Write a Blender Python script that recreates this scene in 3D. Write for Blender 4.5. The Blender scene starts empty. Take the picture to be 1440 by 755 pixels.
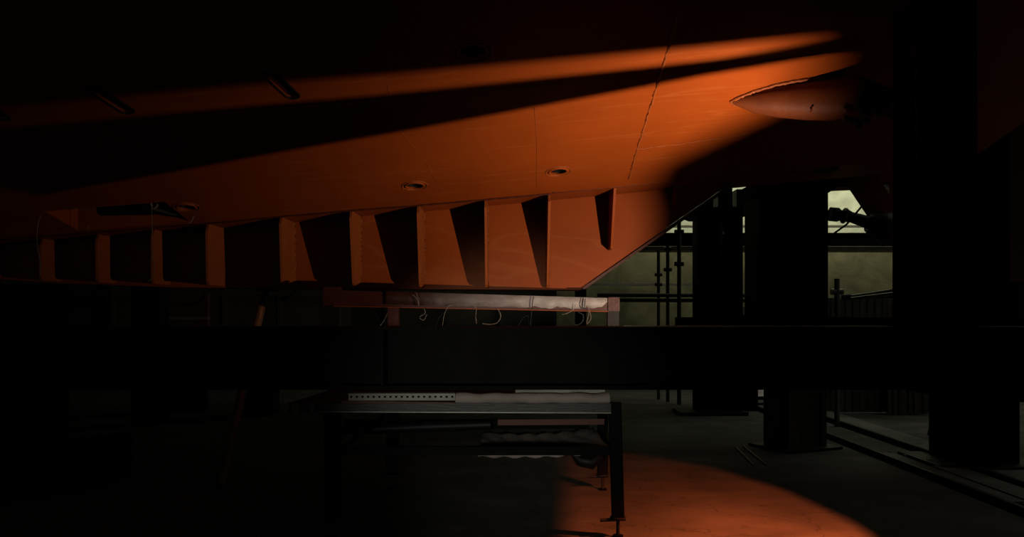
import bpy, bmesh, math, random
from mathutils import Vector, Matrix
random.seed(7)
SC = bpy.context.scene
COL = SC.collection
F, HZ, H = 1150.0, 440.0, 1.5          # focal length in px, horizon row, eye height

def P(px, py, Y):
    return Vector(((px-720)/F*Y, Y, H+(HZ-py)/F*Y))
def X_(px, Y): return (px-720)/F*Y
def Z_(py, Y): return H+(HZ-py)/F*Y

# ------------------------------------------------------------------ materials
def mat(name, col, rough=0.6, metal=0.0, var=0.25, scale=4.0, bump=0.0, bscale=30.0, col2=None, spec=0.5, stretch=(1,1,1)):
    m = bpy.data.materials.new(name); m.use_nodes = True
    nt = m.node_tree; N = nt.nodes; L = nt.links
    b = N['Principled BSDF']
    b.inputs['Roughness'].default_value = rough
    b.inputs['Metallic'].default_value = metal
    b.inputs['Specular IOR Level'].default_value = spec
    tc = N.new('ShaderNodeTexCoord'); mp = N.new('ShaderNodeMapping')
    mp.inputs['Scale'].default_value = stretch
    L.new(tc.outputs['Object'], mp.inputs['Vector'])
    n = N.new('ShaderNodeTexNoise'); n.inputs['Scale'].default_value = scale; n.inputs['Detail'].default_value = 6
    L.new(mp.outputs[0], n.inputs['Vector'])
    r = N.new('ShaderNodeValToRGB')
    c2 = col2 if col2 else tuple(c*(1-var) for c in col)
    r.color_ramp.elements[0].position = .32; r.color_ramp.elements[1].position = .68
    r.color_ramp.elements[0].color = (*c2, 1); r.color_ramp.elements[1].color = (*col, 1)
    L.new(n.outputs['Fac'], r.inputs['Fac']); L.new(r.outputs['Color'], b.inputs['Base Color'])
    if bump > 0:
        n2 = N.new('ShaderNodeTexNoise'); n2.inputs['Scale'].default_value = bscale; n2.inputs['Detail'].default_value = 8
        L.new(mp.outputs[0], n2.inputs['Vector'])
        bp = N.new('ShaderNodeBump'); bp.inputs['Strength'].default_value = bump; bp.inputs['Distance'].default_value = .01
        L.new(n2.outputs['Fac'], bp.inputs['Height']); L.new(bp.outputs[0], b.inputs['Normal'])
    return m

def hull_paint():
    m = mat('orange_primer', (.70, .130, .016), .5, var=.16, scale=1.6, bump=.10, bscale=9, spec=.3)
    nt = m.node_tree; N = nt.nodes; L = nt.links; b = N['Principled BSDF']
    base = b.inputs['Base Color'].links[0].from_socket
    tc = N.new('ShaderNodeTexCoord'); mp = N.new('ShaderNodeMapping')
    mp.inputs['Rotation'].default_value = (0, 0, math.radians(-38)); mp.inputs['Scale'].default_value = (.35, 5.0, 1)
    L.new(tc.outputs['Object'], mp.inputs['Vector'])
    w = N.new('ShaderNodeTexNoise'); w.inputs['Scale'].default_value = 1.3; w.inputs['Detail'].default_value = 3; w.inputs['Distortion'].default_value = .6
    L.new(mp.outputs[0], w.inputs['Vector'])
    r = N.new('ShaderNodeValToRGB')
    e = r.color_ramp.elements
    e[0].position = .52; e[0].color = (0, 0, 0, 1); e[1].position = .56; e[1].color = (0, 0, 0, 1)
    k = e.new(.54); k.color = (.8, .8, .8, 1)
    L.new(w.outputs['Fac'], r.inputs['Fac'])
    mx = N.new('ShaderNodeMix'); mx.data_type = 'RGBA'
    mul = N.new('ShaderNodeMath'); mul.operation = 'MULTIPLY'; mul.inputs[1].default_value = .32
    L.new(r.outputs['Color'], mul.inputs[0]); L.new(mul.outputs[0], mx.inputs['Factor'])
    L.new(base, mx.inputs[6]); mx.inputs[7].default_value = (.85, .27, .07, 1)
    L.new(mx.outputs[2], b.inputs['Base Color'])
    return m

def floor_mat():
    m = mat('concrete', (.23, .215, .18), .75, scale=1.6, col2=(.13, .125, .105), bump=.6, bscale=22, spec=.2, stretch=(1, 1.5, 1))
    nt = m.node_tree; N = nt.nodes; L = nt.links; b = N['Principled BSDF']
    base = b.inputs['Base Color'].links[0].from_socket
    tc = N.new('ShaderNodeTexCoord')
    n = N.new('ShaderNodeTexNoise'); n.inputs['Scale'].default_value = 9; n.inputs['Detail'].default_value = 10; n.inputs['Roughness'].default_value = .75
    L.new(tc.outputs['Object'], n.inputs['Vector'])
    r = N.new('ShaderNodeValToRGB'); r.color_ramp.elements[0].position = .34; r.color_ramp.elements[1].position = .42
    r.color_ramp.elements[0].color = (.5, .5, .5, 1); r.color_ramp.elements[1].color = (1, 1, 1, 1)
    L.new(n.outputs['Fac'], r.inputs['Fac'])
    v = N.new('ShaderNodeTexVoronoi'); v.feature = 'DISTANCE_TO_EDGE'; v.inputs['Scale'].default_value = .8
    nn = N.new('ShaderNodeTexNoise'); nn.inputs['Scale'].default_value = 3; nn.inputs['Detail'].default_value = 6
    L.new(tc.outputs['Object'], nn.inputs['Vector'])
    ad = N.new('ShaderNodeMix'); ad.data_type = 'RGBA'; ad.blend_type = 'ADD'; ad.inputs['Factor'].default_value = .55
    L.new(tc.outputs['Object'], ad.inputs[6]); L.new(nn.outputs['Color'], ad.inputs[7]); L.new(ad.outputs[2], v.inputs['Vector'])
    r2 = N.new('ShaderNodeValToRGB'); r2.color_ramp.elements[0].position = .0; r2.color_ramp.elements[1].position = .008
    r2.color_ramp.elements[0].color = (.55, .55, .55, 1); r2.color_ramp.elements[1].color = (1, 1, 1, 1)
    L.new(v.outputs['Distance'], r2.inputs['Fac'])
    m1 = N.new('ShaderNodeMix'); m1.data_type = 'RGBA'; m1.blend_type = 'MULTIPLY'; m1.inputs['Factor'].default_value = 1
    m2 = N.new('ShaderNodeMix'); m2.data_type = 'RGBA'; m2.blend_type = 'MULTIPLY'; m2.inputs['Factor'].default_value = 1
    L.new(base, m1.inputs[6]); L.new(r.outputs[0], m1.inputs[7]); L.new(m1.outputs[2], m2.inputs[6]); L.new(r2.outputs[0], m2.inputs[7])
    L.new(m2.outputs[2], b.inputs['Base Color'])
    return m

def tarp_mat(name, col, trans=.5):
    m = bpy.data.materials.new(name); m.use_nodes = True
    nt = m.node_tree; N = nt.nodes; L = nt.links
    N.remove(N['Principled BSDF']); out = N['Material Output']
    tc = N.new('ShaderNodeTexCoord')
    n = N.new('ShaderNodeTexNoise'); n.inputs['Scale'].default_value = 1.6; n.inputs['Detail'].default_value = 7; n.inputs['Distortion'].default_value = 1.2
    L.new(tc.outputs['Object'], n.inputs['Vector'])
    r = N.new('ShaderNodeValToRGB'); r.color_ramp.elements[0].position = .3; r.color_ramp.elements[1].position = .7
    r.color_ramp.elements[0].color = (*[c*.55 for c in col], 1); r.color_ramp.elements[1].color = (*col, 1)
    L.new(n.outputs['Fac'], r.inputs['Fac'])
    d = N.new('ShaderNodeBsdfDiffuse'); t = N.new('ShaderNodeBsdfTranslucent'); mx = N.new('ShaderNodeMixShader')
    mx.inputs[0].default_value = trans
    bp = N.new('ShaderNodeBump'); bp.inputs['Strength'].default_value = .7; bp.inputs['Distance'].default_value = .1
    L.new(n.outputs['Fac'], bp.inputs['Height'])
    for s in (d, t):
        L.new(r.outputs[0], s.inputs['Color']); L.new(bp.outputs[0], s.inputs['Normal'])
    L.new(d.outputs[0], mx.inputs[1]); L.new(t.outputs[0], mx.inputs[2]); L.new(mx.outputs[0], out.inputs['Surface'])
    return m

ORANGE = hull_paint()
WELD = mat('weld_bead', (.72, .17, .04), .45, scale=40, bump=.8, bscale=60)
RIB_LIT = mat('rib_primer_lit', (.80, .19, .042), .5, scale=5, var=.12, bump=.15)  # primer lightened to put the lamplight on the rib faces into colour
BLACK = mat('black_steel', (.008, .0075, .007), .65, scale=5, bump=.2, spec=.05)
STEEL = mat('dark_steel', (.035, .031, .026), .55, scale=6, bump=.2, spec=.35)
COLUMN = mat('column_steel', (.24, .19, .14), .45, scale=3, bump=.15, spec=.4, stretch=(3, 3, .4), col2=(.10, .07, .05))
FAIR_DIM = mat('dimmed_primer', (.36, .085, .022), .5, scale=6, col2=(.24, .055, .018), bump=.2)  # primer darkened to put the fairing's weaker light into its colour
RUST = mat('red_oxide_steel', (.16, .036, .02), .42, scale=7, bump=.25, spec=.5, col2=(.13, .028, .018))
GALV = mat('galvanised_steel', (.42, .43, .38), .38, .5, scale=12, bump=.1)
PALE = mat('pale_perforated_steel', (.50, .50, .43), .7, .0, scale=14, spec=.15)
SHEET = mat('white_sheet', (.92, .84, .82), .5, scale=5, bump=.5, bscale=10, col2=(.62, .52, .50), stretch=(1.5, 1, 3))
def light_fade(m, x0, x1, dim_col):  # dims the colour along X, standing in for light falling off leftwards
    nt = m.node_tree; N = nt.nodes; L = nt.links; b = N['Principled BSDF']; base = b.inputs['Base Color'].links[0].from_socket
    tc = N.new('ShaderNodeTexCoord'); sx = N.new('ShaderNodeSeparateXYZ'); L.new(tc.outputs['Object'], sx.inputs[0])
    n = N.new('ShaderNodeTexNoise'); n.inputs['Scale'].default_value = 9; L.new(tc.outputs['Object'], n.inputs['Vector'])
    a = N.new('ShaderNodeMath'); a.operation = 'MULTIPLY_ADD'; a.inputs[1].default_value = .5; L.new(n.outputs['Fac'], a.inputs[0]); L.new(sx.outputs[0], a.inputs[2])
    mr = N.new('ShaderNodeMapRange'); mr.inputs['From Min'].default_value = x0+.25; mr.inputs['From Max'].default_value = x1+.25; L.new(a.outputs[0], mr.inputs['Value'])
    mx = N.new('ShaderNodeMix'); mx.data_type = 'RGBA'; L.new(mr.outputs[0], mx.inputs['Factor']); mx.inputs[6].default_value = (*dim_col, 1); L.new(base, mx.inputs[7])
    L.new(mx.outputs[2], b.inputs['Base Color'])
light_fade(SHEET, -.9, .2, (.10, .038, .028))
WRAP = mat('pale_wrap', (.46, .40, .36), .6, spec=.2, scale=4, bump=.3, bscale=12, col2=(.30, .25, .22), stretch=(.6, 2, 2))
WOOD = mat('grey_plank', (.30, .25, .19), .85, spec=.08, scale=5, bump=.3, stretch=(2, .4, 2), col2=(.17, .14, .10))
RUBBER = mat('black_rubber', (.012, .012, .012), .5, scale=8, spec=.3)
WIRE = mat('pale_wire', (.55, .44, .36), .5, scale=20)
DARKWIRE = mat('dark_wire', (.03, .035, .033), .5, scale=20)
WALLM = mat('dull_wall', (.10, .10, .07), .85, scale=1.2, bump=.2, col2=(.06, .06, .042))
CEILM = mat('dark_ceiling', (.04, .04, .035), .9, scale=1)
FLOORM = floor_mat()
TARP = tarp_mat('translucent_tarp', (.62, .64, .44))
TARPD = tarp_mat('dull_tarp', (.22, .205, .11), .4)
PANEL = mat('stained_panel', (.26, .20, .15), .7, scale=3, bump=.3, stretch=(6, 1, .5), col2=(.10, .085, .07))
TUBE = mat('scaffold_tube', (.16, .16, .14), .4, .4, scale=8)

# ------------------------------------------------------------------ mesh builder
class MB:
    def __init__(s): s.v = []; s.f = []; s.smooth = []
    def add(s, vs, fs, sm=False):
        o = len(s.v); s.v += [tuple(v) for v in vs]
        for f in fs: s.f.append([i+o for i in f]); s.smooth.append(sm)
        return s
    def box(s, x0, x1, y0, y1, z0, z1):
        v = [(x, y, z) for z in (z0, z1) for y in (y0, y1) for x in (x0, x1)]
        return s.add(v, [(0, 2, 3, 1), (4, 5, 7, 6), (0, 1, 5, 4), (2, 6, 7, 3), (0, 4, 6, 2), (1, 3, 7, 5)])
    def hexa(s, a, b):                 # two matching quads -> solid
        return s.add(list(a)+list(b), [(3, 2, 1, 0), (4, 5, 6, 7), (0, 1, 5, 4), (1, 2, 6, 5), (2, 3, 7, 6), (3, 0, 4, 7)])
    def prism(s, poly, d):             # poly of 3-D points extruded by vector d
        n = len(poly); d = Vector(d)
        v = [Vector(p) for p in poly]+[Vector(p)+d for p in poly]
        return s.add(v, [tuple(range(n-1, -1, -1)), tuple(range(n, 2*n))]+[(i, (i+1) % n, n+(i+1) % n, n+i) for i in range(n)])
    def tube(s, pts, r, n=10, cap=True):
        pts = [Vector(p) for p in pts]; rs = r if isinstance(r, (list, tuple)) else [r]*len(pts)
        rings = []; up = Vector((0, 0, 1))
        for i, p in enumerate(pts):
            t = (pts[min(i+1, len(pts)-1)]-pts[max(i-1, 0)]).normalized()
            u = t.cross(up)
            if u.length < .05: u = t.cross(Vector((0, 1, 0)))
            u.normalize(); w = u.cross(t).normalized()
            rings.append([p+u*rs[i]*math.cos(a)+w*rs[i]*math.sin(a) for a in [2*math.pi*k/n for k in range(n)]])
        v = [q for rg in rings for q in rg]; f = []
        for i in range(len(pts)-1):
            for k in range(n): f.append((i*n+k, i*n+(k+1) % n, (i+1)*n+(k+1) % n, (i+1)*n+k))
        s.add(v, f, True)
        if cap:
            s.add(rings[0], [tuple(range(n-1, -1, -1))]); s.add(rings[-1], [tuple(range(n))])
        return s
    def build(s, name, material, parent=None, bevel=0):
        me = bpy.data.meshes.new(name); me.from_pydata(s.v, [], s.f); me.materials.append(material)
        for p, sm in zip(me.polygons, s.smooth): p.use_smooth = sm
        bm = bmesh.new(); bm.from_mesh(me); bmesh.ops.recalc_face_normals(bm, faces=bm.faces); bm.to_mesh(me); bm.free()
        me.update()
        o = bpy.data.objects.new(name, me); COL.objects.link(o)
        if parent: o.parent = parent
        if bevel:
            b = o.modifiers.new('bevel', 'BEVEL'); b.width = bevel; b.segments = 2; b.limit_method = 'ANGLE'
        return o

def tag(o, label, cat, group=None, kind=None):
    o['label'] = label; o['category'] = cat
    if group: o['group'] = group
    if kind: o['kind'] = kind
    return o
def thing(name, label, cat, loc=(0, 0, 0), group=None):
    o = bpy.data.objects.new(name, None); COL.objects.link(o); o.location = loc; o.empty_display_size = .1
    return tag(o, label, cat, group)
def recenter(root):                    # move an Empty to the base of what it carries, keeping the parts in place
    bpy.context.view_layer.update()
    pts = []
    for ch in root.children_recursive:
        if ch.type == 'MESH': pts += [ch.matrix_world @ v.co for v in ch.data.vertices]
    if not pts: return
    c = Vector(((min(p.x for p in pts)+max(p.x for p in pts))/2, (min(p.y for p in pts)+max(p.y for p in pts))/2, min(p.z for p in pts)))
    for ch in root.children: ch.location = ch.location-c+root.location
    root.location = c
def struct(o): o['kind'] = 'structure'; return o

# ------------------------------------------------------------------ setting
struct(MB().box(-13, 10, -3, 18, -.2, 0).build('floor', FLOORM))
struct(MB().box(-13, 10, -3, 18, 6.5, 6.7).build('ceiling', CEILM))
struct(MB().box(-13.2, -13, -3, 18, -.2, 6.6).build('wall_left', WALLM))
struct(MB().box(10, 10.2, -3, 18, -.2, 6.6).build('wall_right', WALLM))
# far wall: low solid panelling on the left, open frame filled with tarps on the right
w = MB().box(-13, 1.2, 17.0, 17.15, 0, 6.5)
for i in range(12):
    w.box(-12.9+i*1.15, -12.82+i*1.15, 16.9, 17.0, 0, 2.6)
w.box(-13, 1.2, 16.88, 17.0, 1.86, 1.94).box(-13, 1.2, 16.88, 17.0, 2.3, 2.36)
struct(w.build('wall_back', WALLM))

def curtain(x0, x1, z0, z1, Y, amp, mtl, nx=60, nz=24, seed=0):
    rnd = random.Random(seed); ph = [rnd.uniform(0, 6.3) for _ in range(6)]
    vs = []; fs = []
    for j in range(nz+1):
        for i in range(nx+1):
            u = i/nx; v = j/nz; x = x0+(x1-x0)*u; z = z0+(z1-z0)*v
            y = Y+amp*(math.sin(x*3.1+ph[0]+z*.8)+.6*math.sin(x*1.3-z*2.2+ph[1])+.4*math.sin(x*7+z*3+ph[2]))
            vs.append((x, y, z))
    for j in range(nz):
        for i in range(nx):
            a = j*(nx+1)+i; fs.append((a, a+1, a+nx+2, a+nx+1))
    return MB().add(vs, fs, True)
# upper bright tarp and lower dull tarp
t1 = curtain(1.2, 10, Z_(329, 16.6), 6.4, 16.6, .03, TARP, seed=1).build('hanging_tarp', TARP)
tag(t1, 'pale translucent tarp glowing with daylight above the far dark girder', 'tarp')
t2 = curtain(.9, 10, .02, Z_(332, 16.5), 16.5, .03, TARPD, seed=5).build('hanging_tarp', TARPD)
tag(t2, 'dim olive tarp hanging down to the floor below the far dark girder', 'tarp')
m = MB().box(1.2, 10, 16.42, 16.5, Z_(319.5, 16.4), Z_(316.5, 16.4))
tag(m.build('batten', mat('pale_batten', (.75, .70, .48), .6)), 'thin pale horizontal batten across the bright upper tarp', 'batten')
m = MB().box(1.2, 6.0, 16.36, 16.43, Z_(401.5, 16.4), Z_(399, 16.4))
tag(m.build('batten', PALE), 'thin pale horizontal batten across the dim lower tarp', 'batten')
# far girder (dark, double-chord)
g = thing('girder', 'dark horizontal double-chord girder in front of the far tarps', 'girder')
MB().box(1.0, 9.9, 15.4, 15.6, Z_(345, 15.4), Z_(329, 15.4)).build('web', BLACK, g)
MB().box(1.0, 9.9, 15.25, 15.75, Z_(353, 15.4), Z_(347.5, 15.4)).build('flange', STEEL, g)
MB().box(1.0, 9.9, 15.3, 15.7, Z_(329.5, 15.4), Z_(328, 15.4)).build('flange', BLACK, g)
for x in (1.3, 9.6): MB().box(x-.1, x+.1, 15.4, 15.6, 0, Z_(353, 15.4)).build('post', BLACK, g)
recenter(g)

# ------------------------------------------------------------------ ship hull
JL = [(-260, 351), (0, 336), (78, 330), (158, 324), (232, 318), (310, 312), (405, 303), (497, 295), (590, 288), (682, 280), (771, 272), (860, 264), (1020, 248), (1290, 223), (1800, 175)]
YF, YW, K = 7.51, 8.0, .20
JX = [X_(p, YF) for p, q in JL]; JZ = [Z_(q, YF) for p, q in JL]
def zk(x):
    if x <= JX[0]: return JZ[0]+(x-JX[0])*(JZ[1]-JZ[0])/(JX[1]-JX[0])
    for i in range(len(JX)-1):
        if x <= JX[i+1]:
            t = (x-JX[i])/(JX[i+1]-JX[i]); return JZ[i]*(1-t)+JZ[i+1]*t
    return JZ[-1]
def hz(x, y):
    if y <= YF: return zk(x)+K*(YF-y)
    if y <= 8.4: return zk(x)
    return zk(x)+.22*(y-8.4)
def hullpt(px, py):
    Y = 6.0
    for _ in range(40):
        x = X_(px, Y); Y = (zk(x)-H+K*YF)/((HZ-py)/F+K)
    return Vector((X_(px, Y), Y, hz(X_(px, Y), Y)))
hull = thing('ship_hull', 'orange primed underside of a ship hull with ribbed keel, filling the upper half', 'ship')
ys = [1.0, 2.5, 4.0, 5.0, 6.0, 7.0, YF, 8.4, 10, 12, 14]
xs = [-9+i*13.3/54 for i in range(55)]
vs = []; fs = []; nx = len(xs); ny = len(ys)
for lay in (0, .05):
    for y in ys:
        for x in xs: vs.append((x, y, hz(x, y)+lay))
o2 = nx*ny
for j in range(ny-1):
    for i in range(nx-1):
        a = j*nx+i; fs += [(a, a+1, a+nx+1, a+nx), (o2+a+nx, o2+a+nx+1, o2+a+1, o2+a)]
for i in range(nx-1):
    fs.append((i, o2+i, o2+i+1, i+1)); a = (ny-1)*nx+i; fs.append((a+1, o2+a+1, o2+a, a))
for j in range(ny-1):
    a = j*nx; fs.append((a+nx, o2+a+nx, o2+a, a)); a = j*nx+nx-1; fs.append((a, o2+a, o2+a+nx, a+nx))
plating = MB().add(vs, fs).build('hull_plating', ORANGE, hull)
# cutters: round openings, slots, sea-chest pocket
def cutter_cyl(p, rx, ry, ang=0, n=32):
    pts = []
    for k in range(n):
        a = 2*math.pi*k/n; x = rx*math.cos(a); y = ry*math.sin(a)
        pts.append((p.x+x*math.cos(ang)-y*math.sin(ang), p.y+x*math.sin(ang)+y*math.cos(ang), p.z-.3))
    return MB().prism(pts, (0, 0, .8)).build('cut', BLACK)
def slot_pts(a, b, r, n=10):
    d = (b-a); d.z = 0; d.normalize(); q = math.atan2(d.y, d.x); out = []
    for k in range(n+1): t = q-math.pi/2+math.pi*k/n; out.append(Vector((b.x+r*math.cos(t), b.y+r*math.sin(t), 0)))
    for k in range(n+1): t = q+math.pi/2+math.pi*k/n; out.append(Vector((a.x+r*math.cos(t), a.y+r*math.sin(t), 0)))
    return out
HOLES = [((785, 241), .075), ((583, 261), .075), ((262, 291), .075), ((664, 73), .085)]
SLOTS = [((130, 124), (178, 155)), ((380, 105), (411, 134)), ((-38, 135), (2, 164))]
cuts = []
holes = []
for (px, r) in HOLES:
    p = hullpt(*px); holes.append((p, r)); cuts.append(cutter_cyl(p, r, r))
slots = []
for a, b in SLOTS:
    a = hullpt(*a); b = hullpt(*b); sp = slot_pts(a, b, .045); slots.append((a, b, sp))
    cuts.append(MB().prism([(q.x, q.y, a.z-.4) for q in sp], (0, 0, .9)).build('cut', BLACK))
PX0, PX1, PY0, PY1 = -3.95, -2.93, 6.9, 7.44
cuts.append(MB().box(PX0, PX1, PY0, PY1, 1.9, 2.9).build('cut', BLACK))
for c in cuts:
    b = plating.modifiers.new('cut', 'BOOLEAN'); b.operation = 'DIFFERENCE'; b.object = c; b.solver = 'EXACT'
bpy.context.view_layer.update()
dg = bpy.context.evaluated_depsgraph_get()
nm = bpy.data.meshes.new_from_object(plating.evaluated_get(dg)); plating.modifiers.clear(); plating.data = nm
nm.materials.clear(); nm.materials.append(ORANGE)
for p_ in nm.polygons: p_.material_index = 0
for c in cuts: bpy.data.objects.remove(c, do_unlink=True)

def ring_tube(p, r, t, slope=True, n=40, r2=None):
    pts = []
    for k in range(n+1):
        a = 2*math.pi*k/n; x = p.x+r*math.cos(a); y = p.y+(r2 or r)*math.sin(a)
        pts.append((x, y, hz(x, y)))
    return MB().tube(pts, t, 8, cap=False)
for p, r in holes:                      # stepped flange, bore and screen bar of every round opening
    m = ring_tube(p, r*1.02, .011); rm = m.build('hole_rim', ORANGE, hull)
    m = ring_tube(p, r*1.42, .006); m.build('weld_ring', WELD, rm)
    n = 32; v = []; f = []
    for lay in (0, .16):
        for k in range(n):
            a = 2*math.pi*k/n; v.append((p.x+r*.99*math.cos(a), p.y+r*.99*math.sin(a), p.z+lay))
    for k in range(n): f.append((k, (k+1) % n, n+(k+1) % n, n+k))
    f.append(tuple(range(n, 2*n)))
    MB().add(v, f, True).build('bore', RUBBER, rm)
    MB().tube([(p.x-.03, p.y-r*.9, p.z+.03), (p.x-.03, p.y+r*.9, p.z+.03)], .008, 6).build('screen_bar', STEEL, rm)
for a, b, sp in slots:
    pts = [(q.x, q.y, hz(q.x, q.y)) for q in sp]; pts.append(pts[0])
    rm = MB().tube(pts, .007, 6, cap=False).build('slot_rim', STEEL, hull)
    n = len(sp); v = [(q.x, q.y, hz(q.x, q.y)+.02) for q in sp]+[(q.x, q.y, hz(q.x, q.y)+.15) for q in sp]
    MB().add(v, [(k, (k+1) % n, n+(k+1) % n, n+k) for k in range(n)]+[tuple(range(n, 2*n))]).build('slot_lining', RUBBER, rm)
# pocket (sea chest)
t = .02; zt = 2.95
PX0 += .004; PX1 -= .004; PY0 += .004; PY1 -= .004
def wallq(a, b, zlo=None):
    return [(a[0], a[1], hz(*a)), (b[0], b[1], hz(*b)), (b[0], b[1], zt), (a[0], a[1], zt)]
pk = MB()
pk.prism(wallq((PX0, PY0), (PX0, PY1)), (-t, 0, 0)); pk.prism(wallq((PX1, PY0), (PX1, PY1)), (t, 0, 0))
pk.prism(wallq((PX0, PY1), (PX1, PY1)), (0, t, 0)); pk.prism(wallq((PX0, PY0), (PX1, PY0)), (0, -t, 0))
pk.box(PX0-t, PX1+t, PY0-t, PY1+t, zt, zt+t)
pocket = pk.build('recess_box', ORANGE, hull)
a = P(139, 294, 7.15); b = P(214, 293, 7.15)
m = MB().tube([a, a+(b-a)*.04, a+(b-a)*.08, a+(b-a)*.12, b], [.045, .06, .05, .058, .058], 16); m.build('pipe_stub', RUBBER, pocket)
m = MB().tube([b, P(250, 303, 7.3)], [.05, .02], 12); m.build('pipe_elbow', RUBBER, pocket)
c = P(216, 289, 7.1); m = MB().tube([c+Vector((-.03, 0, .05)), c+Vector((-.02, 0, .0)), c+Vector((.0, 0, -.03)), c+Vector((.03, 0, .0)), c+Vector((.03, 0, .06))], .012, 8)
m.build('shackle', WIRE, pocket)
# weld seams
def seam(pts, r=.012, nm='weld_seam', mt=WELD, par=hull, jit=.004, step=.03, thin=8):
    out = []
    for (a, b) in zip(pts[:-1], pts[1:]):
        a = Vector(a); b = Vector(b); n = max(2, int((b-a).length/step))
        for i in range(n): out.append(a+(b-a)*i/n+Vector((random.uniform(-jit, jit), random.uniform(-jit, jit), random.uniform(-jit, jit))))
    out.append(Vector(pts[-1]))
    rs = [r*random.uniform(.75, 1.25) for _ in out]
    return MB().tube(out, rs, thin).build(nm, mt, par)
def onhull(pix): return [hullpt(*p) for p in pix]
seam(onhull([(885, 252), (893, 220), (905, 182), (918, 140), (930, 100), (940, 66), (950, 30), (960, 0)]), .009)
seam(onhull([(895, 210), (960, 202), (1040, 190), (1140, 168)]), .004)
seam(onhull([(60, 186), (300, 160), (480, 146), (700, 126), (880, 112), (1010, 95), (1170, 73)]), .005)
seam(onhull([(620, 268), (600, 230), (560, 180), (545, 120)]), .0025, jit=.001)
seam(onhull([(755, 262), (755, 200), (750, 130)]), .0025, jit=.001)
# keel box (skeg)
WB = [(-60, 388), (0, 391), (78, 396), (158, 399), (240, 402), (330, 403), (405, 404.5), (600, 405), (817, 406)]
top = [(p, q) for p, q in ((-60, 0), (1022, 0))]
outline = [Vector((X_(p, YW), YW, Z_(q, YW))) for p, q in WB]
tipx = X_(1030, YW)
poly = outline+[Vector((tipx, YW, zk(tipx)+.02))]
topline = [Vector((x, YW, zk(x)+.02)) for x in sorted([v for v in JX if outline[0].x < v < tipx], reverse=True)]
poly += topline+[Vector((outline[0].x, YW, zk(outline[0].x)+.02))]
skeg = MB().prism(poly, (0, .38, 0)).build('keel', ORANGE, hull)
# lips along the bottom edge and the raked trailing edge
for (a, b) in zip(outline[:-1], outline[1:]):
    pass
lip = MB()
for (a, b) in zip(outline[:-1], outline[1:]):
    lip.hexa([a+Vector((0, -.02, -.012)), b+Vector((0, -.02, -.012)), b+Vector((0, .42, -.012)), a+Vector((0, .42, -.012))],
             [a+Vector((0, -.02, 0)), b+Vector((0, -.02, 0)), b+Vector((0, .42, 0)), a+Vector((0, .42, 0))])
lip.build('bottom_flange', ORANGE, skeg)
a = outline[-1]; b = Vector((tipx, YW, zk(tipx)))
lp = MB().hexa([a+Vector((0, -.03, 0)), b+Vector((0, -.03, 0)), b+Vector((.0, .41, 0)), a+Vector((.0, .41, 0))],
               [a+Vector((.025, -.03, -.012)), b+Vector((.03, -.03, -.012)), b+Vector((.03, .41, -.012)), a+Vector((.025, .41, -.012))])
lp.build('raked_edge_plate', RUST, skeg)
# dark gap line / edge strip along the front of the top plate
strip = [(p, q) for p, q in JL if -100 < p < 775]+[(775, 272)]
seam([Vector((X_(p, YF), YF-.004, Z_(q, YF)-.006)) for p, q in [(-100, 342)]+strip], .008, 'edge_strip', RUST, jit=.001)
seam([Vector((X_(p, YF), YF-.004, Z_(q, YF)-.004)) for p, q in ((780, 271), (860, 263), (1020, 247))], .004, 'edge_strip', RUST, jit=.001)
MB().box(X_(778, YF)-.01, X_(778, YF)+.01, YF-.03, YF, Z_(272, YF), Z_(262, YF)).build('plate_tab', RUST, skeg)

# ribs: (back px at web, top depth, bottom depth, bottom row)
RIBS = [(8, .30, .30, 391), (83, .34, .34, 396), (160, .36, .35, 399), (236, .38, .37, 401), (314, .47, .45, 403), (412, .48, .43, 404),
        (505, .48, .35, 404), (594, .48, .305, 404.5), (683.5, .48, .245, 405), (768, .48, .11, 405)]
def rib(px, dt, db, yb, r_top=None):
    x = X_(px, YW); z0 = Z_(yb, YW); z1 = zk(x)-.002
    tk = .022
    poly = [(x, YW, z0), (x, YW-db+.03, z0), (x, YW-db, z0+.03), (x, YW-dt, z1-.07), (x, YW-dt+.04, z1), (x, YW, z1)]
    r = MB().prism(poly, (tk, 0, 0)).build('rib', RIB_LIT, skeg)
    for s in (0, tk):
        seam([(x+s, YW-.004, z0+.01), (x+s, YW-.004, z1)], .009, 'weld_bead', WELD, r, .003, .02, 6)
    return r
for q in RIBS: rib(*q)
def small_bracket(px, dt, db, yb):
    x = X_(px, YW); z0 = Z_(yb, YW); z1 = zk(x)-.002
    MB().prism([(x, YW, z0), (x, YW-db, z0), (x, YW-dt, z1), (x, YW, z1)], (.022, 0, 0)).build('bracket', ORANGE, skeg)
small_bracket(855, .46, .21, 352); small_bracket(944, .22, .16, 291)
# shaft bossing
ax = []
for a, b, r, dy in ((1026, 142, .006, 0), (1034, 142, .030, .02), (1060, 142, .085, .08), (1095, 141, .120, .15), (1135, 140, .142, .25), (1180, 139, .150, .38), (1212, 139, .146, .52), (1222, 140, .13, .58)):
    ax.append((a, b, hullpt(a, b).y-dy, r))
YS = ax[-1][2]
fair = MB().tube([P(a, b, c) for a, b, c, r in ax], [r for *_, r in ax], 32).build('shaft_fairing', FAIR_DIM, hull)
up = [hullpt(*q)+Vector((0, 0, -.008)) for q in ((1180, 109), (1150, 108), (1120, 112), (1090, 118), (1060, 127), (1040, 135), (1028, 141), (1032, 146), (1050, 148), (1070, 150))]
seam(up, .012, 'weld_seam', WELD, fair, .0015, .012)
seam([P(1143, 150, ax[4][2]-.14), P(1140, 158, ax[4][2]-.13)], .006, 'weld_seam', WELD, fair)
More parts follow.
